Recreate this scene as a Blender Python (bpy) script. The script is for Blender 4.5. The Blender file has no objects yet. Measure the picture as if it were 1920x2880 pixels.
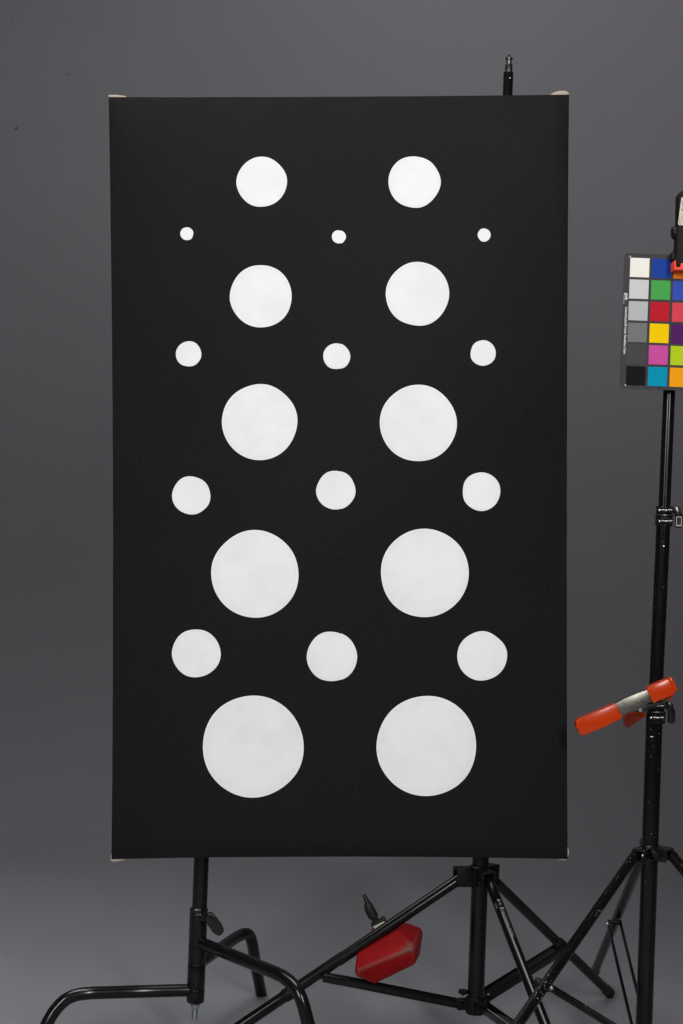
import bpy, bmesh, math, random
from mathutils import Vector, Matrix
random.seed(7)
C = bpy.context.scene.collection
S = bpy.context.scene

# ------------------------------------------------------------------ camera
FPX = 4839.0            # focal length in photograph pixels
RHO = math.radians(2.1) # the photograph's small roll
CH = 1.16               # lens height above the floor
cs, sn = math.cos(RHO), math.sin(RHO)
cam_d = bpy.data.cameras.new('camera')
cam = bpy.data.objects.new('camera', cam_d); C.objects.link(cam)
cam_d.sensor_fit = 'VERTICAL'; cam_d.sensor_height = 36.0; cam_d.lens = FPX/2880*36
cam_d.clip_start = 0.05; cam_d.clip_end = 60
M = Matrix(((cs, -sn, 0, 0), (0, 0, -1, 0), (sn, cs, 0, CH), (0, 0, 0, 1)))
cam.matrix_world = M
S.camera = cam

# ------------------------------------------------------------------ world, lamps, exposure
w = bpy.data.worlds.new('World'); S.world = w; w.use_nodes = True
w.node_tree.nodes['Background'].inputs[0].default_value = (0.9, 0.93, 1, 1)
w.node_tree.nodes['Background'].inputs[1].default_value = 0.03
def softbox_or_fill(x, y, z, target, sx, sy, energy, spread=150):
    l = bpy.data.lights.new('softbox_or_fill_lamp', 'AREA'); l.shape = 'RECTANGLE'; l.size = sx; l.size_y = sy
    l.energy = energy; l.color = (1.0, 0.985, 0.965); l.spread = math.radians(spread)
    o = bpy.data.objects.new('softbox_or_fill_lamp', l); C.objects.link(o)
    o.location = (x, y, z)
    d = Vector(target) - Vector((x, y, z))
    o.rotation_euler = d.to_track_quat('-Z', 'Y').to_euler()
softbox_or_fill(-1.45, 0.1, 2.35, (0.1, 3.6, 1.45), 0.35, 1.7, 69, 180)
softbox_or_fill( 1.20, 0.1, 2.35, ( 0.4, 3.6, 1.55), 0.35, 1.7, 69, 180)
softbox_or_fill(-0.7, 3.62, 3.5, (-0.75, 3.55, 0.0), 2.6, 1.3, 25, 100)      # added fill lamp standing in for ceiling bounce, brightens the floor
softbox_or_fill(0.5, 4.9, 4.5, (0.4, 6.9, 3.0), 1.8, 0.8, 9, 130)  # second added fill lamp, unseen, lifts the upper backdrop
S.view_settings.view_transform = 'Standard'; S.view_settings.look = 'None'
S.view_settings.exposure = 0.0; S.view_settings.gamma = 1.0; S.view_settings.use_curve_mapping = False
S.render.engine = 'CYCLES'

# ------------------------------------------------------------------ helpers
def P(u, v, Y):
    a = (u-960)/FPX*Y; b = (1440-v)/FPX*Y
    return Vector((a*cs - b*sn, Y, CH + a*sn + b*cs))
def floorY(u, v):
    k = ((u-960)*sn + (1440-v)*cs)/FPX
    return -CH/k
def px(n, Y): return n/FPX*Y
def lin(c):
    return tuple(((x/255)/12.92 if x/255 <= .04045 else ((x/255+.055)/1.055)**2.4) for x in c)

ORG = {}
def worg(o): return ORG.get(o.name, Vector((0, 0, 0)))
def thing(name, loc, label, cat, group=None):
    o = bpy.data.objects.new(name, None); C.objects.link(o); o.location = loc; o.empty_display_size = .05
    o['label'] = label; o['category'] = cat
    if group: o['group'] = group
    ORG[o.name] = Vector(loc); return o
def obj(name, bm, mat, parent=None, label=None, smooth=True, ang=35):
    me = bpy.data.meshes.new(name)
    bmesh.ops.recalc_face_normals(bm, faces=bm.faces)
    if parent is not None:
        bmesh.ops.translate(bm, verts=bm.verts, vec=-worg(parent))
    bm.to_mesh(me); bm.free()
    o = bpy.data.objects.new(name, me); C.objects.link(o)
    me.materials.append(mat)
    if smooth:
        for p in me.polygons: p.use_smooth = True
        me.set_sharp_from_angle(angle=math.radians(ang))
    if parent is not None:
        o.parent = parent; ORG[o.name] = worg(parent)
    if label: o['label'] = label
    return o
def frame(t):
    t = t.normalized(); up = Vector((0, 0, 1)) if abs(t.z) < .9 else Vector((0, 1, 0))
    a = t.cross(up).normalized(); return a, a.cross(t).normalized()
def tube(bm, pts, rads, n=24, cap=True, sq=1.0):
    pts = [Vector(p) for p in pts]
    if not hasattr(rads, '__len__'): rads = [rads]*len(pts)
    a = None; rings = []
    for i, p in enumerate(pts):
        t = (pts[min(i+1, len(pts)-1)] - pts[max(i-1, 0)])
        if t.length < 1e-9: t = Vector((0, 0, 1))
        t.normalize()
        if a is None: a, b = frame(t)
        else:
            a = (a - t*a.dot(t)).normalized(); b = a.cross(t).normalized()
        rings.append([bm.verts.new(p + (a*math.cos(2*math.pi*k/n) + b*math.sin(2*math.pi*k/n)*sq)*rads[i]) for k in range(n)])
    for i in range(len(rings)-1):
        for k in range(n):
            bm.faces.new((rings[i][k], rings[i][(k+1) % n], rings[i+1][(k+1) % n], rings[i+1][k]))
    if cap:
        bm.faces.new(rings[0]); bm.faces.new(rings[-1])
def lathe(bm, p0, p1, prof, n=28):
    """prof: list of (fraction along p0-p1, radius in metres)"""
    p0 = Vector(p0); p1 = Vector(p1); t = (p1-p0).normalized(); a, b = frame(t); rings = []
    for f, r in prof:
        c = p0 + (p1-p0)*f
        rings.append([bm.verts.new(c + (a*math.cos(2*math.pi*k/n)+b*math.sin(2*math.pi*k/n))*r) for k in range(n)])
    for i in range(len(rings)-1):
        for k in range(n):
            bm.faces.new((rings[i][k], rings[i][(k+1) % n], rings[i+1][(k+1) % n], rings[i+1][k]))
    bm.faces.new(rings[0]); bm.faces.new(rings[-1])
def bevel(bm, w, seg=2, verts0=0, ang=30):
    ed = [e for e in bm.edges if len(e.link_faces) == 2 and e.calc_face_angle(0) > math.radians(ang)
          and e.verts[0].index >= verts0]
    bmesh.ops.bevel(bm, geom=ed, offset=w, segments=seg, profile=.5, affect='EDGES', clamp_overlap=True)
def merge(bm, src):
    me = bpy.data.meshes.new('tmp'); src.to_mesh(me); src.free(); bm.from_mesh(me); bpy.data.meshes.remove(me)
def box(bm, c, sx, sy, sz, rot=None, bv=0.0, seg=2):
    t = bmesh.new(); bmesh.ops.create_cube(t, size=1)
    bmesh.ops.scale(t, vec=(sx, sy, sz), verts=t.verts)
    if bv: bevel(t, bv, seg)
    if rot is not None: bmesh.ops.transform(t, matrix=rot.to_4x4(), verts=t.verts)
    bmesh.ops.translate(t, vec=Vector(c), verts=t.verts)
    merge(bm, t)
def bar(bm, p0, p1, wide, thick, nrm=None, bv=.0008):
    """flat bar from p0 to p1, width measured across nrm x dir, thickness along nrm"""
    p0 = Vector(p0); p1 = Vector(p1); x = (p1-p0); L = x.length; x.normalize()
    nrm = Vector((0, -1, 0)) if nrm is None else Vector(nrm)
    y = (nrm - x*nrm.dot(x)).normalized(); z = x.cross(y)
    R = Matrix((x, y, z)).transposed()
    box(bm, (p0+p1)/2, L, thick, wide, R, bv)
def prism(bm, uv, Y0, Y1, bv=0.0, seg=2, ref=.5):
    """polygon of photo points given real thickness between two depths"""
    t = bmesh.new(); Ym = Y0 + (Y1-Y0)*ref
    f = [t.verts.new((lambda q: Vector((q.x, Y0, q.z)))(P(u, v, Ym))) for u, v in uv]
    g = [t.verts.new(Vector((q.co.x, Y1, q.co.z))) for q in f]
    n = len(uv); t.faces.new(f); t.faces.new(g[::-1])
    for i in range(n): t.faces.new((f[i], g[i], g[(i+1) % n], f[(i+1) % n]))
    if bv: bmesh.ops.recalc_face_normals(t, faces=t.faces); bevel(t, bv, seg)
    merge(bm, t)
def smooth_path(pts, sub=8):
    out = []; n = len(pts); pts = [Vector(p) for p in pts]
    for i in range(n-1):
        p0 = pts[max(i-1, 0)]; p1 = pts[i]; p2 = pts[i+1]; p3 = pts[min(i+2, n-1)]
        if i == 0: p0 = p1*2 - p2
        if i == n-2: p3 = p2*2 - p1
        t0, t1, t2 = 0, 0, 0
        d1 = max((p1-p0).length, 1e-4)**.5; d2 = max((p2-p1).length, 1e-4)**.5; d3 = max((p3-p2).length, 1e-4)**.5
        m1 = (p1-p0)/d1 - (p2-p0)/(d1+d2) + (p2-p1)/d2; m2 = (p2-p1)/d2 - (p3-p1)/(d2+d3) + (p3-p2)/d3
        m1 *= d2; m2 *= d2
        for k in range(sub):
            s = k/sub
            out.append(p1*(2*s**3-3*s**2+1) + m1*(s**3-2*s**2+s) + p2*(-2*s**3+3*s**2) + m2*(s**3-s**2))
    out.append(pts[-1]); return out
def text_mesh(name, s, size, org, xdir, ydir, mat, parent, align='LEFT', depth=.0002, bold=0.0, xscale=1.0, label=None):
    cu = bpy.data.curves.new(name, 'FONT'); cu.body = s; cu.size = size; cu.align_x = align; cu.extrude = depth/2
    cu.offset = bold; cu.resolution_u = 3
    to = bpy.data.objects.new('tmp_text', cu); C.objects.link(to)
    dg = bpy.context.evaluated_depsgraph_get(); me = bpy.data.meshes.new_from_object(to.evaluated_get(dg))
    C.objects.unlink(to); bpy.data.objects.remove(to)
    bm = bmesh.new(); bm.from_mesh(me); bpy.data.meshes.remove(me)
    x = Vector(xdir).normalized(); y = Vector(ydir).normalized(); z = x.cross(y)
    for v in bm.verts:
        c = v.co.copy(); v.co = Vector(org) + x*c.x*xscale + y*c.y + z*c.z
    return obj(name, bm, mat, parent, label=label, smooth=False)

# ------------------------------------------------------------------ materials
def mat(name, col, rough=.5, metal=0.0, spec=.5, coat=0.0):
    m = bpy.data.materials.new(name); m.use_nodes = True; b = m.node_tree.nodes['Principled BSDF']
    b.inputs['Base Color'].default_value = (*col, 1); b.inputs['Roughness'].default_value = rough
    b.inputs['Metallic'].default_value = metal; b.inputs['Specular IOR Level'].default_value = spec
    b.inputs['Coat Weight'].default_value = coat; b.inputs['Coat Roughness'].default_value = .15
    return m
def N(m, t, **k):
    n = m.node_tree.nodes.new(t)
    for a, v in k.items(): setattr(n, a, v)
    return n
def L(m, a, b): m.node_tree.links.new(a, b)
def bsdf(m): return m.node_tree.nodes['Principled BSDF']
def coords(m, scale=(1, 1, 1)):
    g = N(m, 'ShaderNodeNewGeometry'); mp = N(m, 'ShaderNodeMapping'); mp.inputs['Scale'].default_value = scale
    L(m, g.outputs['Position'], mp.inputs['Vector']); return mp.outputs[0]
def noise(m, scale, vec, detail=3, rough=.5):
    n = N(m, 'ShaderNodeTexNoise'); n.inputs['Scale'].default_value = scale; n.inputs['Detail'].default_value = detail
    n.inputs['Roughness'].default_value = rough; L(m, vec, n.inputs['Vector']); return n.outputs['Fac']
def ramp(m, fac, stops):
    r = N(m, 'ShaderNodeValToRGB'); e = r.color_ramp.elements
    while len(e) < len(stops): e.new(.5)
    for q, (p, c) in zip(e, stops): q.position = p; q.color = (*c, 1) if hasattr(c, '__len__') else (c, c, c, 1)
    L(m, fac, r.inputs[0]); return r.outputs[0]
def mix(m, fac, a, b, mode='MIX'):
    n = N(m, 'ShaderNodeMix', data_type='RGBA', blend_type=mode)
    for i, x in ((6, a), (7, b)):
        if hasattr(x, 'is_linked') or isinstance(x, bpy.types.NodeSocket): L(m, x, n.inputs[i])
        else: n.inputs[i].default_value = (*x, 1)
    if isinstance(fac, bpy.types.NodeSocket): L(m, fac, n.inputs[0])
    else: n.inputs[0].default_value = fac
    return n.outputs[2]
def bump(m, h, strength, dist=.001):
    b = N(m, 'ShaderNodeBump'); b.inputs['Strength'].default_value = strength; b.inputs['Distance'].default_value = dist
    L(m, h, b.inputs['Height']); L(m, b.outputs[0], bsdf(m).inputs['Normal'])
def math_(m, op, a, b=None):
    n = N(m, 'ShaderNodeMath', operation=op)
    for i, x in enumerate((a, b)):
        if x is None: continue
        if isinstance(x, bpy.types.NodeSocket): L(m, x, n.inputs[i])
        else: n.inputs[i].default_value = x
    return n.outputs[0]

def black_metal(name, base=.012, rough=.28, chips=.70, chipscale=150, chipcol=(.5, .49, .46), scratch=True, spec=.36):
    m = mat(name, (base,)*3, rough, 0, spec)
    v = coords(m)
    n1 = noise(m, chipscale, v, 2, .6); n2 = noise(m, 16, v, 3)
    f = math_(m, 'ADD', math_(m, 'MULTIPLY', n1, .80), math_(m, 'MULTIPLY', n2, .20))
    f = ramp(m, f, [(chips, 0.0), (chips+.02, 1.0)])
    L(m, mix(m, f, (base,)*3, chipcol), bsdf(m).inputs['Base Color'])
    r = noise(m, 22, v, 2, .5)
    L(m, ramp(m, r, [(.3, (rough*.9,)*3), (.75, (rough*1.25,)*3)]), bsdf(m).inputs['Roughness'])
    return m
M_CSTAND = black_metal('worn_black_steel', .005, .19, .715, 260, (.16, .15, .14))
M_STAND = black_metal('black_anodised_tube', .004, .18, .75, 220, (.2, .2, .2))
M_CHIP = black_metal('chipped_black_paint', .004, .13, .660, 330, (.62, .6, .56))
M_CHIP2 = black_metal('lightly_chipped_black_paint', .004, .16, .69, 300, (.5, .49, .46))
M_PLASTIC = mat('black_plastic', (.006, .006, .007), .42, 0, .2)
M_GLOSSP = mat('glossy_black_plastic', (.008, .008, .008), .2)
M_RUBBER = mat('black_rubber', (.010, .010, .010), .55, 0, .25)
M_STEEL = mat('bright_steel', (.55, .56, .56), .3, 1.0)
M_ZINC = mat('zinc_thread', (.36, .40, .41), .38, .85)
M_GREYPL = mat('grey_nut', (.20, .24, .25), .5)

# canvas
M_BLACKPAINT = mat('matte_black_paint', (.016, .016, .016), .8, 0, .08)
v = coords(M_BLACKPAINT)
big = noise(M_BLACKPAINT, 5, v, 4, .6); fine = noise(M_BLACKPAINT, 320, v, 2)
colr = mix(M_BLACKPAINT, big, (.0088, .0088, .0088), (.0118, .0118, .0119))
dust = ramp(M_BLACKPAINT, noise(M_BLACKPAINT, 240, coords(M_BLACKPAINT, (1, 1, 1)), 1), [(.80, 0.), (.83, 1.)])
mott = noise(M_BLACKPAINT, 150, v, 4, .75)
colr = mix(M_BLACKPAINT, ramp(M_BLACKPAINT, mott, [(.35, 0.), (.65, 1.)]), mix(M_BLACKPAINT, 1.0, colr, (.80, .80, .80), 'MULTIPLY'), mix(M_BLACKPAINT, 1.0, colr, (1.22, 1.22, 1.22), 'MULTIPLY'))
L(M_BLACKPAINT, mix(M_BLACKPAINT, dust, colr, (.10, .10, .10)), bsdf(M_BLACKPAINT).inputs['Base Color'])
wv = N(M_BLACKPAINT, 'ShaderNodeTexWave', wave_type='BANDS', bands_direction='Z'); wv.inputs['Scale'].default_value = 110
wv.inputs['Distortion'].default_value = 3; wv.inputs['Detail'].default_value = 2; L(M_BLACKPAINT, v, wv.inputs['Vector'])
bump(M_BLACKPAINT, math_(M_BLACKPAINT, 'ADD', fine, math_(M_BLACKPAINT, 'MULTIPLY', wv.outputs['Fac'], .4)), .35, .0006)
M_WHITEPAINT = mat('white_gesso_paint', (.84, .84, .84), .6, 0, .2)
m = M_WHITEPAINT; v = coords(m)
at = N(m, 'ShaderNodeAttribute', attribute_name='rim')
n1 = noise(m, 14, v, 4, .6); n2 = noise(m, 42, coords(m, (1, 1, 2.5)), 4, .6)
c = mix(m, ramp(m, n1, [(.42, 0.), (.7, 1.)]), (.86, .868, .875), (.80, .812, .83))
rimf = math_(m, 'MULTIPLY', at.outputs['Fac'], ramp(m, n2, [(.35, .15), (.65, 1.)]))
c = mix(m, math_(m, 'MULTIPLY', rimf, .38), c, (.66, .69, .73))
L(m, c, bsdf(m).inputs['Base Color'])
bump(m, noise(m, 230, v, 3, .6), .15, .0005)
M_RAW = mat('raw_cotton_canvas', (.44, .375, .31), .9, 0, .2)
M_WOOD = mat('pine_stretcher', (.42, .29, .16), .7)
v = coords(M_WOOD, (12, 12, 1.2)); L(M_WOOD, ramp(M_WOOD, noise(M_WOOD, 6, v, 5, .6), [(.3, (.34, .22, .12)), (.7, (.50, .36, .21))]), bsdf(M_WOOD).inputs['Base Color'])

# backdrop
M_BACK = mat('grey_seamless_backdrop', (.2, .2, .215), .62, 0, .32)
m = M_BACK; v = coords(m)
blot = noise(m, 1.6, v, 5, .55)
c = mix(m, blot, lin((118, 119, 124.5)), lin((127, 128, 133.5)))
grain = noise(m, 190, v, 3, .7)
c = mix(m, ramp(m, grain, [(.3, 0.), (.7, 1.)]), c, mix(m, 1.0, c, (1.1, 1.1, 1.1), 'MULTIPLY'))
sp = ramp(m, noise(m, 28, v, 1), [(.83, 0.), (.845, 1.)])
c = mix(m, math_(m, 'MULTIPLY', sp, .45), c, (.05, .05, .05))
scuff = ramp(m, math_(m, 'MULTIPLY', noise(m, 120, coords(m, (.35, 1, 1)), 3, .7), ramp(m, noise(m, 3.1, v, 2), [(.45, 0.), (.65, 1.)])), [(.60, 0.), (.66, 1.)])
c = mix(m, math_(m, 'MULTIPLY', scuff, .35), c, (.07, .07, .075))
BW = 6.9
def wallpt(u, v_): return P(u, v_, BW)
for (u, v_, r, s) in [(47, 361, .0062, .75), (195, 210, .007, .30), (36, 52, .006, .25), (107, 284, .0028, .55), (139, 112, .006, .14),
                      (106, 1757, .006, .25), (90, 1908, .005, .25), (176, 1861, .003, .3), (220, 933, .004, .2), (1716, 1862, .003, .3)]:
    q = wallpt(u, v_)
    g = N(m, 'ShaderNodeNewGeometry'); d = N(m, 'ShaderNodeVectorMath', operation='DISTANCE')
    L(m, g.outputs['Position'], d.inputs[0]); d.inputs[1].default_value = q
    k = N(m, 'ShaderNodeMapRange', interpolation_type='SMOOTHSTEP'); L(m, d.outputs['Value'], k.inputs['Value'])
    k.inputs['From Min'].default_value = r*.5; k.inputs['From Max'].default_value = r*1.5
    k.inputs['To Min'].default_value = s; k.inputs['To Max'].default_value = 0
    c = mix(m, k.outputs[0], c, (.03, .03, .03))
L(m, c, bsdf(m).inputs['Base Color'])
bump(m, grain, .25, .0012)

# ------------------------------------------------------------------ the setting: seamless sweep
bm = bmesh.new(); prof = []
R = 1.3
prof.append((-4.0, 0.0))
for k in range(1, 30): prof.append((-4.0 + (BW-R+4.0)*k/30, 0.0))
for k in range(25):
    a = math.pi/2*k/24; prof.append((BW-R + R*math.sin(a), R - R*math.cos(a)))
prof.append((BW, 3.0)); prof.append((BW, 5.2))
xs = [-4.5 + 9.0*k/24 for k in range(25)]
rows = [[bm.verts.new((x, y, z)) for x in xs] for y, z in prof]
for i in range(len(rows)-1):
    for k in range(24): bm.faces.new((rows[i][k], rows[i][k+1], rows[i+1][k+1], rows[i+1][k]))
o = obj('backdrop', bm, M_BACK, ang=60); o['kind'] = 'structure'
o['label'] = 'seamless mid grey studio backdrop sweeping from wall to floor with small dark dust specks'

# ------------------------------------------------------------------ dotted canvas
YC = 3.6
def CP(u, v, d=0.0):
    q = P(u, v, YC); return Vector((q.x, YC+d, q.z))
base = CP(955, 2417)
cv = thing('stretched_canvas', base, 'tall black canvas painted with rows of white dots standing in front of two stands', 'painting')
corners = [(306, 272), (1599, 265), (1595, 2417), (314, 2417)]
def edge_pts():
    out = []
    def seg(p, q, bow, n):   # bow in px, perpendicular inward
        for k in range(n):
            s = k/n; b = 4*s*(1-s)
            out.append((p[0]+(q[0]-p[0])*s + bow[0]*b, p[1]+(q[1]-p[1])*s + bow[1]*b))
    seg(corners[0], corners[1], (0, 2.5), 24)
    seg(corners[1], corners[2], (-4, 0), 36)
    seg(corners[2], corners[3], (0, -7), 24)
    seg(corners[3], corners[0], (8, 0), 36)
    return out
E = edge_pts()
bm = bmesh.new()
layers = []
for d, ins in ((0.0, 2.2), (.0008, .8), (.0025, 0.0), (.036, 0.3)):
    ring = []
    for (u, v_) in E:
        cx, cy = 955, 1343
        uu = u + (ins if u < cx else -ins)*min(1, abs(u-cx)/600); vv = v_ + (ins if v_ < cy else -ins)*min(1, abs(v_-cy)/1040)
        uu += random.uniform(-.25, .25) if d > 0 else 0; vv += random.uniform(-.25, .25) if d > 0 else 0
        ring.append(bm.verts.new(CP(uu, vv, d)))
    layers.append(ring)
n = len(E)
for i in range(3):
    for k in range(n): bm.faces.new((layers[i][k], layers[i][(k+1) % n], layers[i+1][(k+1) % n], layers[i+1][k]))
bm.faces.new(layers[0]); bm.faces.new(layers[3])
face = obj('canvas_face', bm, M_BLACKPAINT, cv, ang=50)
# raw folds at the corners, standing a little proud behind the painted face
folds = [[(307, 276), (306, 269.5), (309, 267.8), (324, 267.4), (338, 268.6), (356, 271.5), (356, 277)],
         [(1543, 268), (1556, 260.5), (1570, 256.5), (1584, 255.8), (1592, 258), (1598.5, 263.2), (1596, 270)],
         [(313.0, 2404), (312.2, 2417), (314.5, 2421.8), (324, 2423), (338, 2421), (352, 2417.5), (352, 2410)],
         [(1552, 2410), (1556, 2414.6), (1575, 2418.4), (1588, 2419.0), (1592, 2416.6), (1597.3, 2402), (1598, 2393), (1596.2, 2384), (1590, 2384)]]
for f in folds:
    bm = bmesh.new(); prism(bm, f, YC+.004, YC+.034, .0009, 2, .1)
    obj('corner_fold', bm, M_RAW, cv)
# stretcher bars behind
def sbar(a, b):
    bm = bmesh.new(); bar(bm, a, b, .045, .02, (0, -1, 0), .002); obj('stretcher_bar', bm, M_WOOD, cv)
ins = 34; d = .0475
sbar(CP(306+ins, 300, d), CP(314+ins, 2395, d)); sbar(CP(1599-ins, 300, d), CP(1595-ins, 2395, d))
d = .0475
sbar(CP(375, 300, d), CP(1530, 297, d)); sbar(CP(378, 2385, d), CP(1528, 2385, d)); sbar(CP(378, 1343, d), CP(1532, 1343, d))
DOTS = [(602, 418, 57.5), (950, 418, 59.5), (430, 537, 15), (778, 544, 15), (1110.5, 540, 15),
        (600, 680.5, 71.5), (957.5, 675, 73), (434, 813, 29.3), (773, 818.5, 29.8), (1108, 811, 29.3),
        (597, 969.5, 86.7), (959, 972, 88), (440, 1138, 44), (771, 1126, 44), (1104, 1129, 44),
        (586.5, 1318.5, 100.3), (974, 1316, 101.5), (451.5, 1500.5, 55.6), (762, 1508, 57), (1105.5, 1507, 56.7),
        (582, 1714.5, 116.6), (978, 1713.5, 115)]
SC = 1920/1568
for (u, v_, r) in DOTS:
    u *= SC; v_ *= SC; r *= SC
    bm = bmesh.new(); lay = bm.verts.layers.float.new('rim')
    ph = [random.uniform(0, 6.28) for _ in range(7)]; am = [0, 0, .5, .45, .35, .35, .3]
    n = 72; rings = []
    nf = 14; flat = [random.uniform(-.45, .45) for _ in range(nf)]
    for fr, dep, rim in ((1.0, -.00058, 0), (.996, -.0006, 0), (.965, -.0006, .6), (.93, -.0006, 1.0), (.87, -.0006, .35), (.7, -.0006, 0), (.35, -.0006, 0)):
        ring = []
        for k in range(n):
            t = 2*math.pi*k/n
            wob = sum(am[j]*math.sin(j*t+ph[j]) for j in range(2, 7))
            s = t/(2*math.pi)*nf; i0 = int(s) % nf; wob += flat[i0]*(1-(s % 1)) + flat[(i0+1) % nf]*(s % 1)
            rr = (r+wob*min(1, .15+r/75))*fr
            vt = bm.verts.new(CP(u+rr*math.cos(t), v_-rr*math.sin(t), dep)); vt[lay] = rim; ring.append(vt)
        rings.append(ring)
    for i in range(len(rings)-1):
        for k in range(n): bm.faces.new((rings[i][k], rings[i][(k+1) % n], rings[i+1][(k+1) % n], rings[i+1][k]))
    bm.faces.new(rings[-1])
    o = obj('painted_dot', bm, M_WHITEPAINT, face, ang=80)

# ------------------------------------------------------------------ left: steel stand with bent legs
YS = 3.72
cst = thing('bent_leg_stand', Vector((P(549, 2900, YS).x, YS, 0)), 'black steel stand with three bent tube legs and a T knob, left of the canvas', 'stand')
RT = px(18.0, 3.62)
def colpts(u0, v0, u1, v1, Y): return P(u0, v0, Y), P(u1, v1, Y)
bm = bmesh.new(); a, b = colpts(583, 2000, 562, 2556, YS)
top = a + (a-b)*1.1
tube(bm, [top, b + (b-a)*.05], px(21.3, YS), 32); obj('riser_pole', bm, M_CSTAND, cst)
bm = bmesh.new()
lathe(bm, P(560.5, 2552, YS), P(560, 2574, YS), [(0, px(22.3, YS)), (.12, px(25.5, YS)), (.5, px(26, YS)), (.62, px(25, YS)), (.7, px(26, YS)), (.9, px(26, YS)), (1, px(24.5, YS))])
obj('collar', bm, M_GLOSSP, cst)
bm = bmesh.new(); p0 = P(559.5, 2572, YS); p1 = P(550, 2818, YS)
lathe(bm, p0, p1, [(0, px(25.2, YS)), (.33, px(25.2, YS)), (.335, px(24.9, YS)), (.34, px(25.2, YS)), (.55, px(25.2, YS)), (.555, px(24.8, YS)), (.56, px(25.3, YS)),
                   (.84, px(25.3, YS)), (.845, px(24.9, YS)), (.85, px(25.4, YS)), (.98, px(25.4, YS)), (1, px(23.5, YS))], 36)
obj('base_tube', bm, M_CSTAND, cst)
bm = bmesh.new(); lathe(bm, P(550, 2817, YS), P(549.4, 2836, YS), [(0, px(16, YS)), (.1, px(14, YS)), (.8, px(12.5, YS)), (1, px(9.5, YS))], 12)
nut = obj('nut', bm, M_GREYPL, cst)
bm = bmesh.new(); pr = []
for k in range(10):
    pr += [(k/10, px(7.2, YS)), (k/10+.05, px(8.4, YS))]
pr.append((1, px(7, YS)))
lathe(bm, P(549.3, 2835, YS), P(548, 2866, YS), pr, 20); obj('threaded_stud', bm, M_ZINC, cst, ang=20)
# legs
def cleg(pts, r=RT):
    bm = bmesh.new(); tube(bm, smooth_path(pts, 8), r, 28); obj('leg', bm, M_CSTAND, cst)
fl = lambda u, v: P(u, v, floorY(u, v))
fz = RT*.6
def low(p, z=fz): return Vector((p.x, p.y, z))
q = P(134, 2878, 3.632); e = P(104, 2950, 3.62); 
cleg([P(546, 2784.5, YS), P(400, 2788.5, 3.70), P(300, 2791.5, 3.675), P(250, 2793.5, 3.662), P(214, 2799, 3.655), P(184, 2813, 3.648), P(154, 2844, 3.64), q,
      low(q + (e-q)*((q.z-fz)/(q.z-e.z)))])
q = P(868, 2880, 3.43); e = P(888, 2960, 3.42)
cleg([P(560, 2650, YS), P(614, 2671, 3.665), P(721, 2714, 3.555), P(770, 2734, 3.50), P(799, 2748, 3.475), P(825.5, 2771, 3.455), P(846, 2804, 3.44), q,
      low(q + (e-q)*((q.z-fz)/(q.z-e.z)))])
e = P(737, 2804, 4.12)
cleg([P(556, 2712, YS), P(598, 2683, 3.80), P(650, 2647, 3.92), P(672, 2633, 3.96), P(688, 2626.5, 3.98), P(701, 2629, 4.0), P(709, 2648, 4.01), P(720, 2713, 4.055), P(737, 2802, 4.11)])
# T knob
bm = bmesh.new(); tube(bm, [P(566, 2582, YS-.016), P(584, 2587, YS-.035)], [px(9, YS), px(7.5, YS)], 18); obj('knob_boss', bm, M_GLOSSP, cst)
bm = bmesh.new()
kp = [(587, 2567.5), (592, 2566), (600, 2569.5), (610, 2581), (622.5, 2598), (630.5, 2615.5), (629.5, 2621), (621.5, 2629), (617, 2630), (608, 2626.5), (598, 2617.5), (589, 2604), (582, 2592), (580, 2580), (582, 2572)]
prism(bm, kp, YS-.052, YS-.034, .0035, 3); kn = obj('t_knob', bm, M_GLOSSP, cst)
bm = bmesh.new(); tube(bm, [P(582, 2592, YS-.03), P(584, 2597, YS-.036)], px(3.2, YS), 12); obj('brass_washer', bm, mat('brass', (.45, .33, .12), .4, 1), kn)

# ------------------------------------------------------------------ middle: tripod light stand
YM = 3.72
mst = thing('light_stand', Vector((P(1330, 2900, YM).x, YM, 0)), 'black tripod light stand behind the right of the canvas with its tip showing above it', 'stand')
def cpx(v, off=0): return 1430 - (v-150)*.0354 + off      # the column's centre line
bm = bmesh.new()
a = P(cpx(203), 203, YM); b = P(cpx(1300), 1300, YM)
lathe(bm, a, b, [(0, px(13, YM)), (.002, px(14, YM)), (1, px(14, YM))], 28); obj('top_tube', bm, M_STAND, mst)
bm = bmesh.new(); lathe(bm, P(cpx(1290), 1290, YM), P(cpx(2000), 2000, YM), [(0, px(18.6, YM)), (1, px(18.6, YM))]); obj('middle_tube', bm, M_STAND, mst)
bm = bmesh.new(); lathe(bm, P(cpx(1280), 1280, YM), P(cpx(1330), 1330, YM), [(0, px(20, YM)), (.1, px(24, YM)), (.9, px(24, YM)), (1, px(21, YM))]); obj('tube_collar', bm, M_PLASTIC, mst)
bm = bmesh.new(); lathe(bm, P(cpx(1960), 1960, YM), P(cpx(2010), 2010, YM), [(0, px(23, YM)), (.1, px(28, YM)), (.9, px(28, YM)), (1, px(25, YM))]); obj('tube_collar', bm, M_PLASTIC, mst)
bm = bmesh.new()
lathe(bm, P(1347, 2000, YM) + (P(cpx(2000), 2000, YM)-P(1347, 2000, YM)), P(1335.5, 2815, YM), [(0, px(22.9, YM)), (1, px(23.6, YM))], 36); obj('column', bm, M_STAND, mst)
bm = bmesh.new(); sp0 = P(1430.3, 152, YM); sp1 = P(1428.6, 204, YM)
def pf(v, r): return ((v-152)/52, px(r, YM))
lathe(bm, sp0, sp1, [pf(152, 2.8), pf(153.5, 3.8), pf(161.5, 3.8), pf(161.6, 9), pf(163, 10.5), pf(167, 10.5), pf(169, 7.6), pf(181, 7.3), pf(181.2, 9.8), pf(182.5, 10.4), pf(203, 10.4), pf(204, 13.5)], 28)
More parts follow.
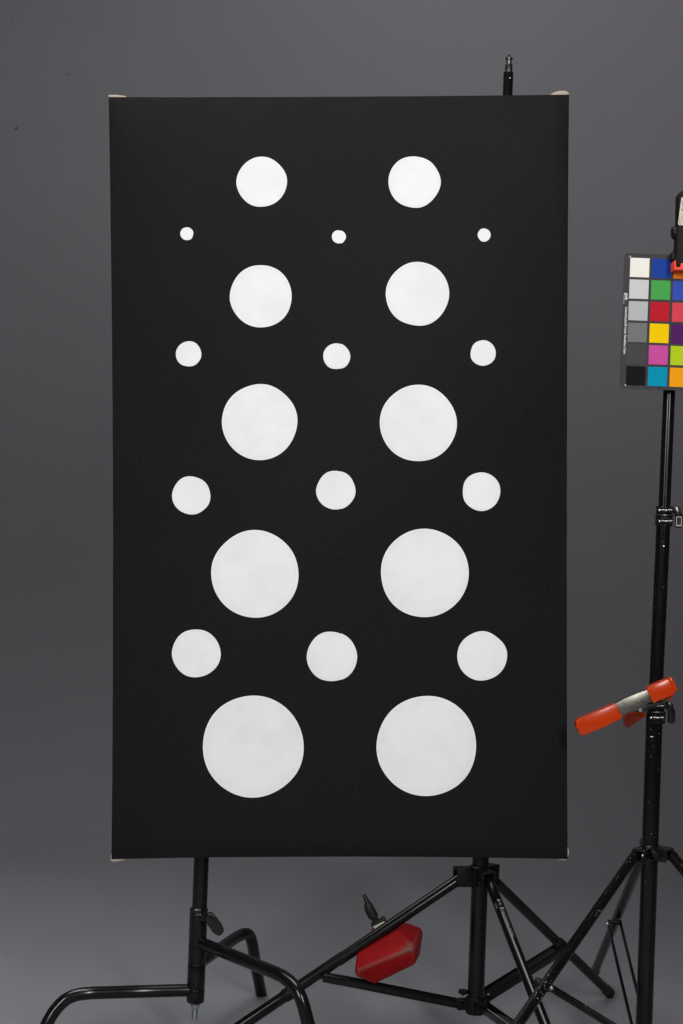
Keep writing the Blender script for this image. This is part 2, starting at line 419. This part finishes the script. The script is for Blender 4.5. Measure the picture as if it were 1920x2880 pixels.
obj('spigot', bm, mat('gunmetal', (.10, .095, .095), .28, .9), mst)
bm = bmesh.new(); q = P(1432.6, 219.5, YM-.0106); tube(bm, [q, q-Vector((0, .0012, 0))], px(1.5, YM), 12); obj('screw', bm, M_ZINC, mst)
# hub
hub = bmesh.new()
lathe(hub, P(1346.5, 2434, YM), P(1344, 2494, YM), [(0, px(25, YM)), (.06, px(28.5, YM)), (.94, px(28.5, YM)), (1, px(26, YM))], 32)
HC = P(1345.5, 2464, YM)
def lug(bm, cen, dirx, L0, L1, wid, hgt, bv=.003, drop=.0):
    d_ = Vector((dirx[0], dirx[1], 0)).normalized(); s = Vector((-d_.y, d_.x, 0))
    for sg in (-1, 1):
        c_ = cen + d_*(L0+L1)/2 + s*sg*(wid/2) + Vector((0, 0, -drop))
        Rm = Matrix((d_, s, Vector((0, 0, 1)))).transposed(); box(bm, c_, L1-L0, .0035, hgt, Rm, .0014)
    c_ = cen + d_*(L0+L1)/2 + Vector((0, 0, hgt/2-.003-drop)); Rm = Matrix((d_, s, Vector((0, 0, 1)))).transposed()
    box(bm, c_, L1-L0, wid+.0035, .005, Rm, .002)
fL = fl(520, 3000); fL = Vector((fL.x, fL.y, .012))
fB = P(1714, 2806, floorY(1714, 2806)); fB = Vector((fB.x, fB.y, .010))
q1 = P(1374, 2477, YM-.035); q2 = P(1528, 2873, 3.40)
fR = q1 + (q2-q1)*((q1.z-.012)/(q1.z-q2.z))
for ft, L1 in ((fL, .055), (fB, .058), (fR, .055)):
    lug(hub, HC, (ft.x-HC.x, ft.y-HC.y), .016, L1, .027, .040)
obj('leg_hub', hub, M_PLASTIC, mst)
# legs
legs = {}
dl = Vector((-1, 0, 0))
topL = P(1291, 2471, YM-.008); topB = P(1392, 2480, YM+.04); topR = q1
qL = P(692, 2876, 3.60)
eL = topL + (qL-topL)*((topL.z-.012)/(topL.z-qL.z))
for nm, a, b, r in (('L', topL, eL, .0122), ('B', topB, fB, .0112), ('R', topR, fR, .0113)):
    bm = bmesh.new(); tube(bm, [a, b], r, 28); lg = obj('leg', bm, M_STAND, mst); legs[nm] = (a, b, lg)
    d_ = (b-a).normalized(); bm = bmesh.new(); lathe(bm, b - d_*.03, b + d_*.004, [(0, r+.0004), (.02, r+.0016), (.85, r+.0016), (1, r-.002)], 24)
    obj('rubber_foot', bm, M_RUBBER, lg)
# lower hub and braces
bm = bmesh.new(); lathe(bm, P(1336, 2803, YM), P(1334, 2850, YM), [(0, px(26, YM)), (.08, px(29, YM)), (.8, px(29, YM)), (1, px(25, YM))], 32)
LC = P(1335, 2822, YM)
for ft in (fL, fB, fR): lug(bm, LC, (ft.x-LC.x, ft.y-LC.y), .015, .044, .018, .022)
q = P(1298, 2786, YM+.01); lathe(bm, P(1300, 2799, YM-.0), P(1301, 2783, YM), [(0, .004), (.3, .004), (.35, .010), (.9, .010), (1, .007)], 18)
obj('lower_hub', bm, M_PLASTIC, mst)
def brace(a, b, off, wide, thick, mat_=M_STAND):
    dirv = (b-a); s = Vector((-dirv.y, dirv.x, 0)); s = s.normalized()
    for sg in (-1, 1):
        bm = bmesh.new(); bar(bm, a + s*sg*off, b + s*sg*off, wide, thick, s); obj('brace', bm, mat_, mst)
def onleg(k, f):
    a, b, _ = legs[k]; return a + (b-a)*f
brace(P(1297, 2824, YM-.01), P(905, 2746, onleg('L', .64).y), .0135, px(22, 3.66), .0022)
brace(P(1362, 2800, YM+.03), P(1583, 2662, 3.98), .0135, px(24, 3.85), .0022)
brace(P(1352, 2826, YM-.02), P(1352, 2826, YM-.02) + (onleg('R', .72)-P(1352, 2826, YM-.02)), .0130, px(20, 3.6), .0022)
def bolt(p, nrm, r, mat_, parent, h=.003, name='rivet'):
    nrm = Vector(nrm).normalized(); bm = bmesh.new(); lathe(bm, p, p + nrm*h, [(0, r), (.5, r), (.85, r*.8), (1, r*.45)], 14); obj(name, bm, mat_, parent)
nL = Vector((fL.y-HC.y, -(fL.x-HC.x), 0)).normalized(); nL = nL if nL.y < 0 else -nL
bolt(P(1291.5, 2474, YM) + nL*.018, nL, .0042, M_STEEL, mst)
nR = Vector((-1, -.4, 0)).normalized()
bolt(P(1347.5, 2485.5, YM-.045), nR, .0035, M_PLASTIC, mst)
bolt(P(1281, 2817, YM-.018)+nL*.008, nL, .004, M_PLASTIC, mst)
for f_, k in ((.64, 'L'), (.54, 'B')):
    p_ = onleg(k, f_); bm = bmesh.new(); a, b, lg = legs[k]; d_ = (b-a).normalized()
    lathe(bm, p_-d_*.014, p_+d_*.014, [(0, .0128), (.1, .0145), (.9, .0145), (1, .0128)], 24); obj('brace_collar', bm, M_PLASTIC, lg)
# lettering on the front right leg
a, b, lg = legs['R']; d_ = (b-a).normalized()
view = (a - Vector((0, 0, CH))).normalized(); side = d_.cross(view).normalized()      # across the leg, seen from the front
if side.x < 0: side = -side
nrm = side.cross(d_).normalized(); nrm = nrm if nrm.y < 0 else -nrm
M_INK = mat('beige_print', (.20, .175, .15), .6)
M_INK2 = mat('grey_print', (.06, .06, .06), .6)
def curved_text(s, size, f0, ang0, mat_, xs_=1.0, bold=0.0):
    """letters laid along the leg and wrapped round its surface"""
    r = .0116
    cu = bpy.data.curves.new('leg_lettering', 'FONT'); cu.body = s; cu.size = size; cu.offset = bold; cu.resolution_u = 2
    to = bpy.data.objects.new('tmp_text', cu); C.objects.link(to)
    dg = bpy.context.evaluated_depsgraph_get(); me = bpy.data.meshes.new_from_object(to.evaluated_get(dg))
    bpy.data.objects.remove(to); bm = bmesh.new(); bm.from_mesh(me); bpy.data.meshes.remove(me)
    o0 = a + (b-a)*f0
    for v in bm.verts:
        t = ang0 + v.co.y/r
        v.co = o0 + d_*v.co.x*xs_ + (side*math.sin(t) + nrm*math.cos(t))*r
    return obj('leg_lettering', bm, mat_, lg, smooth=False)
def leg_patch(f0, L_, a0, a1, mat_, name='printed_block'):
    r = .0116; bm = bmesh.new(); o0 = a + (b-a)*f0; n = 8
    for i in range(n):
        t0 = a0+(a1-a0)*i/n; t1 = a0+(a1-a0)*(i+1)/n
        vs = [bm.verts.new(o0 + d_*x + (side*math.sin(t)+nrm*math.cos(t))*r) for x, t in ((0, t0), (L_, t0), (L_, t1), (0, t1))]
        bm.faces.new(vs)
    obj(name, bm, mat_, lg, smooth=False)
Lr = (b-a).length
def fv(v):      # leg fraction at a photo row
    lo, hi = 0, 1
    for _ in range(30):
        mid = (lo+hi)/2; p_ = a+(b-a)*mid
        vv = 1440 - ((p_.x*-sn) + (p_.z-CH)*cs)/p_.y*FPX
        if vv < v: lo = mid
        else: hi = mid
    return lo
f1 = fv(2539); f2 = fv(2549); f3 = fv(2561.5); f4 = fv(2569); f9 = fv(2638)
leg_patch(f1, .0055, .05, .65, M_INK); leg_patch(f3, .0055, .05, .75, M_INK)
curved_text('PBL', .0075, fv(2546), .12, M_INK, .92, .0001)
tl = curved_text('PHOTOGRAPHIC LIGHTING', .0068, fv(2570), .20, M_INK, .83, .0001)
leg_patch(fv(2546), .014, -.75, -.3, M_INK2)
leg_patch(fv(2541), .078, -.93, -.90, M_INK2, 'printed_line')
curved_text('STAND', .0042, fv(2619), -.35, M_INK2, .9) if False else None

# ------------------------------------------------------------------ right: taller tripod stand
YR = 3.58
rb = P(1806, 2990, YR)
rst = thing('light_stand', Vector((rb.x, YR, 0)), 'scuffed black tripod light stand at the right edge holding the colour chart', 'stand')
def section(p, q, r0, name, mat_):
    bm = bmesh.new(); lathe(bm, P(*p, YR), P(*q, YR), [(0, px(r0, YR)), (1, px(r0, YR))], 36); return obj(name, bm, mat_, rst)
section((1894, 770), (1866.2, 1440), 16.8, 'upper_tube', M_STAND)
section((1864, 1474), (1840, 2000), 19.7, 'middle_tube', M_CHIP2)
section((1838.5, 2020), (1806, 2990), 23.4, 'lower_tube', M_CHIP2)
def clampcollar(cu_, v0, v1, r, lev):
    # a pair of pinch clamps, the top one with a lever
    h = v1-v0
    parts = bmesh.new()
    Yf = YR
    for (va, vb, rr) in ((v0, v0+h*.42, r*.92), (v0+h*.50, v1, r)):
        lathe(parts, P(cu_+1, va, Yf), P(cu_, vb, Yf), [(0, px(rr*.9, Yf)), (.08, px(rr, Yf)), (.92, px(rr, Yf)), (1, px(rr*.92, Yf))], 30)
        # pinch ears in front
        vm = (va+vb)/2
        for s0, s1 in ((-12, 2), (7, 21)):
            lathe(parts, P(cu_+s0+2, vm, Yf-.022), P(cu_+s1+2, vm, Yf-.022), [(0, px(7.4, Yf)), (.1, px(8.8, Yf)), (.9, px(8.8, Yf)), (1, px(7.4, Yf))], 18)
            box(parts, P(cu_+(s0+s1)/2+2, vm, Yf-.014), px(s1-s0, Yf), .018, px(17, Yf), None, .0015)
    box(parts, P(cu_, v0+h*.46, Yf), px(2*r-2, Yf), px(2*r-2, Yf), px(5, Yf), None, .001)
    col = obj('locking_collar', parts, M_GLOSSP, rst)
    for (va, vb) in ((v0, v0+h*.42), (v0+h*.50, v1)):
        vm = (va+vb)/2
        bm = bmesh.new(); lathe(bm, P(cu_-16, vm, Yf-.022), P(cu_-11, vm, Yf-.022), [(0, px(2.5, Yf)), (.5, px(4.4, Yf)), (1, px(4.4, Yf))], 12)
        lathe(bm, P(cu_+3, vm, Yf-.022), P(cu_+10, vm, Yf-.022), [(0, px(3, Yf)), (1, px(3, Yf))], 12)
        obj('bolt', bm, M_STEEL, col)
    bm = bmesh.new(); u0 = cu_ + r; vt = v0+2
    lathe(bm, P(cu_+18, vt+12, Yf-.02), P(u0+6, vt+13, Yf-.022), [(0, px(4, Yf)), (1, px(4.4, Yf))], 12)
    prism(bm, [(u0+2, vt-1), (u0+14, vt-1), (u0+21, vt+4), (u0+21, vt+13), (u0+27, vt+24), (u0+27, vt+50), (u0+24, vt+58), (u0+20, vt+60), (u0+11, vt+60), (u0+8, vt+56), (u0+8, vt+22), (u0+2, vt+20)], Yf-.030, Yf-.014, .0018, 3)
    lv = obj('lever', bm, M_GLOSSP, rst)
    if lev:
        bm = bmesh.new(); prism(bm, [(u0+10, vt+28), (u0+26, vt+28), (u0+26, vt+55), (u0+10, vt+55)], Yf-.0312, Yf-.0295, .0003, 1)
        obj('grip_rim', bm, mat('worn_rim', (.35, .35, .34), .5, .3), lv)
        bm = bmesh.new(); prism(bm, [(u0+12, vt+30), (u0+24, vt+30), (u0+24, vt+51.5), (u0+12, vt+51.5)], Yf-.0318, Yf-.030, .0003, 1)
        obj('grip_pad', bm, M_RUBBER, lv)
clampcollar(1865, 1423, 1480, 24.5, True)
clampcollar(1841.5, 1973, 2034, 27.5, False)
for (u, v_, rr) in ((1864.5, 1536, 3.2), (1831, 2072, 3.6)):
    q = P(u, v_, YR-(.0145 if v_ < 1700 else .0172)); bm = bmesh.new()
    if v_ < 1700: lathe(bm, q, q-Vector((0, .0012, 0)), [(0, px(rr, YR)), (1, px(rr*.7, YR))], 14); obj('screw', bm, M_STEEL, rst)
    else: box(bm, q, px(8, YR), .0006, px(2.4, YR)); obj('paint_chip', bm, mat('bare_metal', (.7, .7, .68), .4), rst)
HR = P(1829, 2396, YR)
ftl = Vector((HR.x-.50, HR.y-.53, .013)); ftb = Vector((HR.x+.015, HR.y+.70, .013)); ftr = Vector((HR.x+.66, HR.y-.18, .013))
# legs pass through measured points
tl_ = P(1786, 2402, YR-.035); ql = P(1471, 2857, 3.17); el = tl_ + (ql-tl_)*((tl_.z-.013)/(tl_.z-ql.z))
tb_ = P(1803, 2412, YR+.045); eb = P(1668, 2752, floorY(1668, 2752)); eb = Vector((eb.x, eb.y, .013))
tr_ = P(1886, 2404, YR-.015); qr = P(1925, 2450, YR-.04); er = tr_ + (qr-tr_)*((tr_.z-.013)/(tr_.z-qr.z))
rl = []
for a_, b_, r_, mt in ((tl_, el, .0105, M_CHIP), (tb_, eb, .0108, M_CHIP2), (tr_, er, .0112, M_CHIP)):
    bm = bmesh.new(); tube(bm, [a_, b_], r_, 28); lg_ = obj('leg', bm, mt, rst); rl.append((a_, b_, lg_))
    dd = (b_-a_).normalized(); bm = bmesh.new(); lathe(bm, b_-dd*.03, b_+dd*.004, [(0, r_), (.03, r_+.0016), (.85, r_+.0016), (1, r_-.002)], 24); obj('rubber_foot', bm, M_RUBBER, lg_)
hub = bmesh.new(); lathe(hub, P(1830, 2376, YR), P(1828, 2416, YR), [(0, px(26, YR)), (.1, px(29.5, YR)), (.9, px(29.5, YR)), (1, px(26, YR))], 32)
for e_, L1 in ((el, .062), (eb, .050), (er, .046)):
    lug(hub, P(1829.5, 2396, YR), (e_.x-HR.x, e_.y-HR.y), .016, L1, .026, px(38, YR))
box(hub, P(1805, 2370, YR+.04), px(14, YR), .02, px(20, YR), None, .002)
obj('leg_hub', hub, M_GLOSSP, rst)
bolt(P(1807.5, 2407, YR-.052), (.3, -1, 0), .0044, M_STEEL, rst); bolt(P(1867.5, 2408.5, YR-.035), (0, -1, 0), .0042, M_STEEL, rst)
bm = bmesh.new(); prism(bm, [(1826, 2392), (1832, 2386), (1840, 2390), (1851, 2402), (1852, 2410), (1846, 2418), (1838, 2421), (1834, 2412), (1829, 2404)], YR-.055, YR-.035, .003, 3)
obj('wing_knob', bm, M_PLASTIC, rst)
lowc = P(1808, 2945, YR)
bm = bmesh.new(); lathe(bm, P(1809, 2925, YR), P(1807, 2965, YR), [(0, px(26, YR)), (.1, px(30, YR)), (.9, px(30, YR)), (1, px(26, YR))], 30)
obj('lower_hub', bm, M_GLOSSP, rst)
def rbrace(p, q, wd, th, mt=M_CHIP2):
    bm = bmesh.new(); n_ = Vector((q.y-p.y, -(q.x-p.x), 0)).normalized(); bar(bm, p, q, wd, th, n_); obj('brace', bm, mt, rst)
rbrace(P(1708, 2598, YR+.36), P(1779, 2900, YR+.03), px(9, YR), .006)
rbrace(P(1743, 2596, YR+.36), P(1812, 2880, YR+.03), px(8.5, YR), .006)
yl = rl[0][0].y + (rl[0][1].y-rl[0][0].y)*.62
rbrace(P(1546, 2777, 3.245), P(1790, 2925, YR-.02), px(20, 3.4), .002, M_CHIP)
rbrace(P(1533, 2771, 3.285), P(1775, 2922, YR+.01), px(18, 3.4), .002, M_CHIP)
pr_ = rl[2][0] + (rl[2][1]-rl[2][0])*.62
rbrace(pr_, lowc + Vector((.02, -.01, 0)), .014, .002)
bolt(P(1549, 2779, 3.236), (.2, -1, 0), .0042, M_STEEL, rst)
bm = bmesh.new(); pp = P(1527, 2772, 3.262); lathe(bm, pp+Vector((-.016, .008, .006)), pp+Vector((.012, -.006, -.004)), [(0, .007), (.1, .009), (.9, .009), (1, .007)], 16); obj('brace_pivot', bm, M_PLASTIC, rst)
bolt(P(1710, 2598, YR+.355), (-.8, -.6, 0), .0046, M_STEEL, rst, .008)
bm = bmesh.new(); box(bm, P(1727, 2594, YR+.365), px(40, YR+.36), .012, px(12, YR+.36), None, .002); obj('brace_pivot', bm, M_PLASTIC, rst)

# ------------------------------------------------------------------ orange spring clamp on the right stand
scp = thing('spring_clamp', P(1812, 1985, YR-.06), 'steel spring clamp with orange dipped grips pinched on the right hand stand', 'clamp')
M_ORANGE = mat('orange_vinyl_dip', (.6, .05, .003), .2, 0, .35, .1)
mm = M_ORANGE; v = coords(mm)
dirt = ramp(mm, noise(mm, 55, v, 4, .7), [(.60, 0.), (.68, 1.)])
L(mm, mix(mm, math_(mm, 'MULTIPLY', dirt, .5), (.50, .038, .0025), (.16, .010, .002)), bsdf(mm).inputs['Base Color'])
M_CLST = mat('tarnished_steel', (.42, .40, .36), .33, 1.0)
mm = M_CLST; v = coords(mm)
L(mm, ramp(mm, noise(mm, 420, v, 4, .75), [(.20, (.20, .19, .165)), (.5, (.25, .235, .205)), (.80, (.33, .31, .275))]), bsdf(mm).inputs['Base Color'])
L(mm, ramp(mm, noise(mm, 150, v, 3), [(.35, .30), (.7, .38)]), bsdf(mm).inputs['Roughness'])
bump(mm, noise(mm, 260, v, 3), .15, .0004)
def K(x, y): return (1580+x*.21684, 1860+y*.21684)
ya = YR-.075
def slab(pts, Y0, Y1, bv, mt, name, par, tilt=None):
    bm = bmesh.new(); prism(bm, [K(*p) for p in pts], Y0, Y1, bv, 3)
    bmesh.ops.subdivide_edges(bm, edges=[], cuts=1)
    if tilt: 
        for vt in bm.verts: vt.co.y += tilt(vt.co)
    return obj(name, bm, mt, par)
arm = slab([(640, 560), (700, 530), (785, 480), (960, 405), (1095, 358), (1150, 470), (1140, 520), (1000, 585), (880, 640), (800, 692), (745, 715), (690, 730)], ya-.004, ya+.018, .0016, M_CLST, 'clamp_arm', scp)
slab([(165, 775), (190, 745), (400, 655), (678, 538), (690, 560), (765, 712), (756, 728), (520, 850), (290, 940), (240, 952), (205, 930), (185, 870), (165, 830)], ya-.0075, ya+.020, .0045, M_ORANGE, 'grip', arm)
slab([(1080, 356), (1120, 318), (1250, 258), (1352, 218), (1385, 235), (1420, 330), (1440, 398), (1430, 425), (1300, 480), (1178, 530), (1148, 520), (1120, 440)], ya-.0075, ya+.020, .004, M_ORANGE, 'jaw_tip', arm)
slab([(1362, 214), (1395, 196), (1415, 210), (1455, 290), (1482, 355), (1470, 385), (1440, 405), (1420, 370), (1390, 280)], ya-.004, ya+.022, .003, M_ORANGE, 'jaw_pad', arm)
ztop = P(*K(900, 650), ya).z
tl2 = lambda c: (ztop-c.z)*1.4
arm2 = slab([(840, 680), (960, 640), (1090, 560), (1200, 520), (1300, 480), (1320, 500), (1200, 570), (1060, 650), (960, 690), (900, 720)], ya+.034, ya+.048, .002, M_CLST, 'clamp_arm', scp, tl2)
slab([(818, 735), (830, 700), (865, 665), (960, 655), (1055, 655), (1082, 690), (1075, 735), (985, 830), (925, 900), (895, 910), (870, 890), (840, 820)], ya+.026, ya+.052, .004, M_ORANGE, 'grip', arm2, tl2)
slab([(1300, 455), (1440, 400), (1445, 425), (1390, 485), (1340, 505)], ya+.024, ya+.045, .003, M_ORANGE, 'jaw_tip', arm2)
bm = bmesh.new(); tube(bm, [P(*K(1010, 632), ya-.002), P(*K(1090, 628), ya+.03)], .004, 14)
obj('pivot_pin', bm, M_STEEL, scp)

# ------------------------------------------------------------------ colour chart
YK = 3.52
def KP(i, j, d=0.0):    # i right, j down in photo pixels along the card's own axes, from its top left corner
    o0 = P(1755, 711.5, YK); s = YK/FPX
    ri = Vector((1, 0, 0)); dn = Vector((0, 0, -1))
    return o0 + ri*i*s + dn*j*s + Vector((0, d, 0))
chart = thing('colour_chart', KP(146, 381), 'dark grey colour chart card with rows of coloured squares cut off by the right edge', 'colour chart')
Wc, Hc = 293, 381
M_CARD = mat('dark_grey_card', lin((61, 61, 63)), .45, 0, .05)
mm = M_CARD; L(mm, ramp(mm, noise(mm, 70, coords(mm, (1, 1, .3)), 5, .7), [(.3, lin((54, 54, 56))), (.75, lin((70, 69, 70)))]), bsdf(mm).inputs['Base Color'])
bm = bmesh.new(); t = bmesh.new(); out = []
rr = 9
for cx, cy, a0 in ((rr, rr, 180), (Wc-rr, rr, 270), (Wc-rr, Hc-rr, 0), (rr, Hc-rr, 90)):
    for k in range(7):
        an = math.radians(a0+15*k); out.append((cx+rr*math.cos(an), cy+rr*math.sin(an)))
f_ = [t.verts.new(KP(i, j, 0)) for i, j in out]; g_ = [t.verts.new(KP(i, j, .0022)) for i, j in out]
t.faces.new(f_); t.faces.new(g_[::-1])
for k in range(len(out)): t.faces.new((f_[k], g_[k], g_[(k+1) % len(out)], f_[(k+1) % len(out)]))
merge(bm, t); card = obj('card', bm, M_CARD, chart)
cols = [[(241, 239, 232), (206, 206, 206), (183, 185, 187), (119, 119, 121), (73, 72, 75), (24, 24, 26)],
        [(32, 66, 152), (74, 165, 80), (188, 30, 46), (247, 205, 0), (202, 80, 158), (0, 146, 180)],
        [(245, 128, 38), (56, 82, 182), (216, 70, 88), (82, 32, 98), (180, 206, 34), (243, 160, 22)],
        [(115, 82, 68), (194, 150, 130), (98, 122, 157), (87, 108, 67), (133, 128, 177), (103, 189, 170)]]
names = [['white', 'light grey', 'pale grey', 'mid grey', 'dark grey', 'black'], ['blue', 'green', 'red', 'yellow', 'magenta', 'cyan'],
         ['orange', 'purplish blue', 'pinkish red', 'purple', 'yellow green', 'orange yellow'], ['brown', 'skin tone', 'dusty blue', 'olive green', 'lavender', 'turquoise']]
for ci, colm in enumerate(cols):
    for ri, col in enumerate(colm):
        pm = mat('swatch_'+names[ci][ri].replace(' ', '_'), lin(col), .5, 0, .03)
        nz = noise(pm, 38, coords(pm, (1, 1, 1)), 6, .7)
        k_ = [max(0, x*.93-.001) for x in lin(col)]; L(pm, ramp(pm, nz, [(.35, tuple(max(0, x*.99-.001) for x in lin(col))), (.72, tuple(k_))]), bsdf(pm).inputs['Base Color'])
        bm = bmesh.new(); i0 = 16.8+ci*61.2; j0 = 12.6+ri*60.9; s_ = 54
        cc = (KP(i0, j0, -.0002)+KP(i0+s_, j0+s_, -.0002))/2
        box(bm, cc, px(s_, YK), .0006, px(s_, YK), None, .00012, 1)
        obj('colour_patch', bm, pm, card, label=names[ci][ri]+' patch', smooth=False)
M_PRINT = mat('white_print', (.8, .8, .8), .6)
def ctext(s, size, i, j, bold=0.0, xs_=1.0, name='lettering'):
    return text_mesh(name, s, size, KP(i, j, -.0003), (0, 0, -1), (1, 0, 0), M_PRINT, card, bold=bold, xscale=xs_)
SX = YK/FPX
ctext('ColorChecker® Color Rendition Chart', 8.6*SX, 7.2, 151.5, 1.0e-4, .955)
ctext('gmb', 13*SX, 5.6, 112.5, 1.5e-4, .88)
ctext('GretagMacbeth', 3.4*SX, 1.8, 118.5, 0, 1.15)
for (i, j) in ((15.5, 9.5), (15.5, 371), (277.5, 9.5), (277.5, 371)):
    bm = bmesh.new(); box(bm, KP(i, j, -.0002), px(6, YK), .0003, px(.9, YK)); box(bm, KP(i, j, -.00035), px(.9, YK), .0003, px(6, YK)); obj('registration_mark', bm, M_PRINT, card, smooth=False)

# ------------------------------------------------------------------ black clip holding the chart
clip = thing('bar_clamp', P(1921, 740, YK-.03), 'black plastic clamp with worn white sticker and red jaw gripping the colour chart', 'clamp')
def mir(pts, c=1922): return pts + [(2*c-u, v) for u, v in reversed(pts)]
body = [(1912, 541), (1904, 547), (1899, 553), (1896.5, 562), (1895.6, 600), (1895, 640), (1892.5, 676), (1890, 716), (1889.5, 735), (1890.5, 757)]
bm = bmesh.new(); prism(bm, mir([(1921.9, 537.5)] + body)[:-1], YK-.044, YK-.014, .005, 4, 1.0); bd = obj('clamp_body', bm, mat('ribbed_black_plastic', (.006, .006, .007), .5, 0, .12), clip)
bm = bmesh.new()
for k in range(12):
    vv = 650+k*7.6; bar(bm, P(1902, vv, YK-.0445), P(1942, vv-2, YK-.0445), px(2.6, YK), .0018, (0, -1, 0), .0005)
obj('grip_ribs', bm, M_PLASTIC, bd)
bm = bmesh.new(); lathe(bm, P(1886, 656, YK-.028), P(1900, 655, YK-.028), [(0, px(11, YK)), (.25, px(17, YK)), (.6, px(19, YK)), (1, px(19, YK))], 28); obj('pivot_cap', bm, M_PLASTIC, bd)
bm = bmesh.new(); box(bm, P(1889.5, 722, YK-.02), px(9, YK), .03, px(24, YK), None, .002); obj('jaw_shoulder', bm, M_PLASTIC, bd)
M_RED = mat('red_orange_plastic', (.95, .075, .03), .5, 0, .2)
bm = bmesh.new(); c_ = (YK-.04)
prism(bm, [(1886.6, 739), (1890, 738), (1891.5, 757.5), (1903, 757.5), (1904.5, 746.5), (1914.5, 746.5), (1915.5, 757.5), (1930, 757.5), (1931.5, 746.5), (1941.5, 746.5), (1943, 757.5), (1953, 757.5), (1954, 738), (1957.5, 739), (1958, 765), (1886.2, 765.5)], YK-.0475, YK-.006, .0008, 2, .8)
obj('jaw_pad', bm, M_RED, clip, label='bright red jaw pad')
bm = bmesh.new(); box(bm, P(1921, 735, YK+.018), px(60, YK), .028, px(44, YK), None, .003); obj('rear_jaw', bm, M_PLASTIC, clip)
bm = bmesh.new(); prism(bm, [(1914.5, 556), (1922, 554.5), (1941, 556), (1936, 634), (1906.5, 633.5), (1905.2, 627)], YK-.0454, YK-.0442, 0)
M_STK = mat('worn_sticker', (.70, .63, .52), .6); mm = M_STK
L(mm, ramp(mm, noise(mm, 130, coords(mm), 4, .7), [(.38, (.35, .30, .23)), (.5, (.66, .60, .50)), (.8, (.76, .70, .60))]), bsdf(mm).inputs['Base Color'])
stk = obj('sticker', bm, M_STK, bd, smooth=False)
bm = bmesh.new()
for k in range(7):
    vv = 566+k*4.2; box(bm, P(1921+random.uniform(-1, 1), vv, YK-.0456), px(11+random.uniform(-3, 3), YK), .0003, px(1.6, YK))
for k in range(4):
    for j in range(5):
        box(bm, P(1909+k*4.3+random.uniform(-.6, .6), 612+j*4.2, YK-.0456), px(1.3, YK), .0003, px(3.0, YK))
obj('print', bm, mat('faded_ink', (.16, .17, .12), .7), stk, smooth=False)

# ------------------------------------------------------------------ red weight hanging behind the stand's leg
def W(x, y): return (900+x*.2551, 2450+y*.2551)
M_REDP = mat('chipped_red_enamel', (.42, .012, .015), .45, 0, .18)
mm = M_REDP; v = coords(mm)
geo = N(mm, 'ShaderNodeNewGeometry')
bev = N(mm, 'ShaderNodeBevel'); bev.samples = 6; bev.inputs['Radius'].default_value = .014
dp = N(mm, 'ShaderNodeVectorMath', operation='DOT_PRODUCT'); L(mm, bev.outputs[0], dp.inputs[0]); L(mm, geo.outputs['True Normal'], dp.inputs[1])
edge = math_(mm, 'SUBTRACT', 1.0, dp.outputs['Value'])
wear = math_(mm, 'ADD', math_(mm, 'MULTIPLY', edge, 5.0), math_(mm, 'MULTIPLY', noise(mm, 130, v, 5, .85), .95))
wf = ramp(mm, wear, [(.755, 0.), (.79, .8)])
base_ = mix(mm, noise(mm, 30, v, 3), (.21, .001, .003), (.31, .004, .006))
L(mm, mix(mm, wf, base_, (.12, .07, .055)), bsdf(mm).inputs['Base Color'])
bump(mm, noise(mm, 300, v, 2, .6), .8, .002)
wt = thing('counterweight', P(*W(700, 900), 3.66), 'chipped red cast iron weight with a black grip hanging behind the slanting stand leg', 'weight')
bm = bmesh.new()
pts = [(W(405, 862), 3.659), (W(372, 1105), 3.612), (W(388, 1160), 3.600), (W(590, 1246), 3.620),
       (W(860, 640), 3.665), (W(1040, 838), 3.585), (W(1040, 1030), 3.610), (W(396, 1100), 3.592), (W(1095, 925), 3.660),
       (W(935, 560), 3.715), (W(1112, 625), 3.700), (W(1128, 680), 3.690),
       (W(470, 900), 3.735), (W(600, 1190), 3.700), (W(1000, 960), 3.730), (W(1040, 700), 3.755)]
vs = [bm.verts.new(P(u, v_, Y)) for (u, v_), Y in pts]
res = bmesh.ops.convex_hull(bm, input=vs)
bmesh.ops.delete(bm, geom=[g for g in res['geom_interior'] if isinstance(g, bmesh.types.BMVert)] , context='VERTS')
bmesh.ops.dissolve_limit(bm, angle_limit=math.radians(6), verts=bm.verts, edges=bm.edges)
bevel(bm, .0055, 4, ang=14)
obj('weight_body', bm, M_REDP, wt, ang=60)
bm = bmesh.new()
def rW(n_): return px(n_*.2551, 3.70)
gp = [(478, 258, 14), (479, 262, 18), (514, 343, 31), (516, 350, 33), (519, 358, 42), (535, 410, 55), (560, 462, 58), (584, 505, 56), (590, 515, 40), (603, 540, 38), (606, 548, 47), (615, 566, 48), (618, 572, 42)]
tube(bm, [P(*W(x, y), 3.715) for x, y, r in gp], [rW(r) for x, y, r in gp], 28); obj('grip', bm, M_RUBBER, wt, ang=40)
Rz = Matrix.Rotation(math.radians(28), 3, 'Y').inverted() if False else Matrix.Rotation(math.radians(-28), 3, 'Y')
bm = bmesh.new(); box(bm, P(*W(650, 590), 3.712), rW(135), .03, rW(52), Rz, .0015); obj('bracket', bm, mat('pale_bracket', (.42, .42, .36), .5), wt)
bm = bmesh.new(); box(bm, P(*W(632, 556), 3.712), rW(165), .024, rW(26), Rz, .002); obj('flange', bm, M_RUBBER, wt)
bm = bmesh.new(); box(bm, P(*W(700, 545), 3.728), rW(46), .02, rW(100), Rz, .003); box(bm, P(*W(590, 650), 3.722), rW(50), .02, rW(50), Rz, .003); box(bm, P(*W(690, 650), 3.722), rW(120), .03, rW(110), Rz, .003)
obj('mounting_lug', bm, M_REDP, wt)
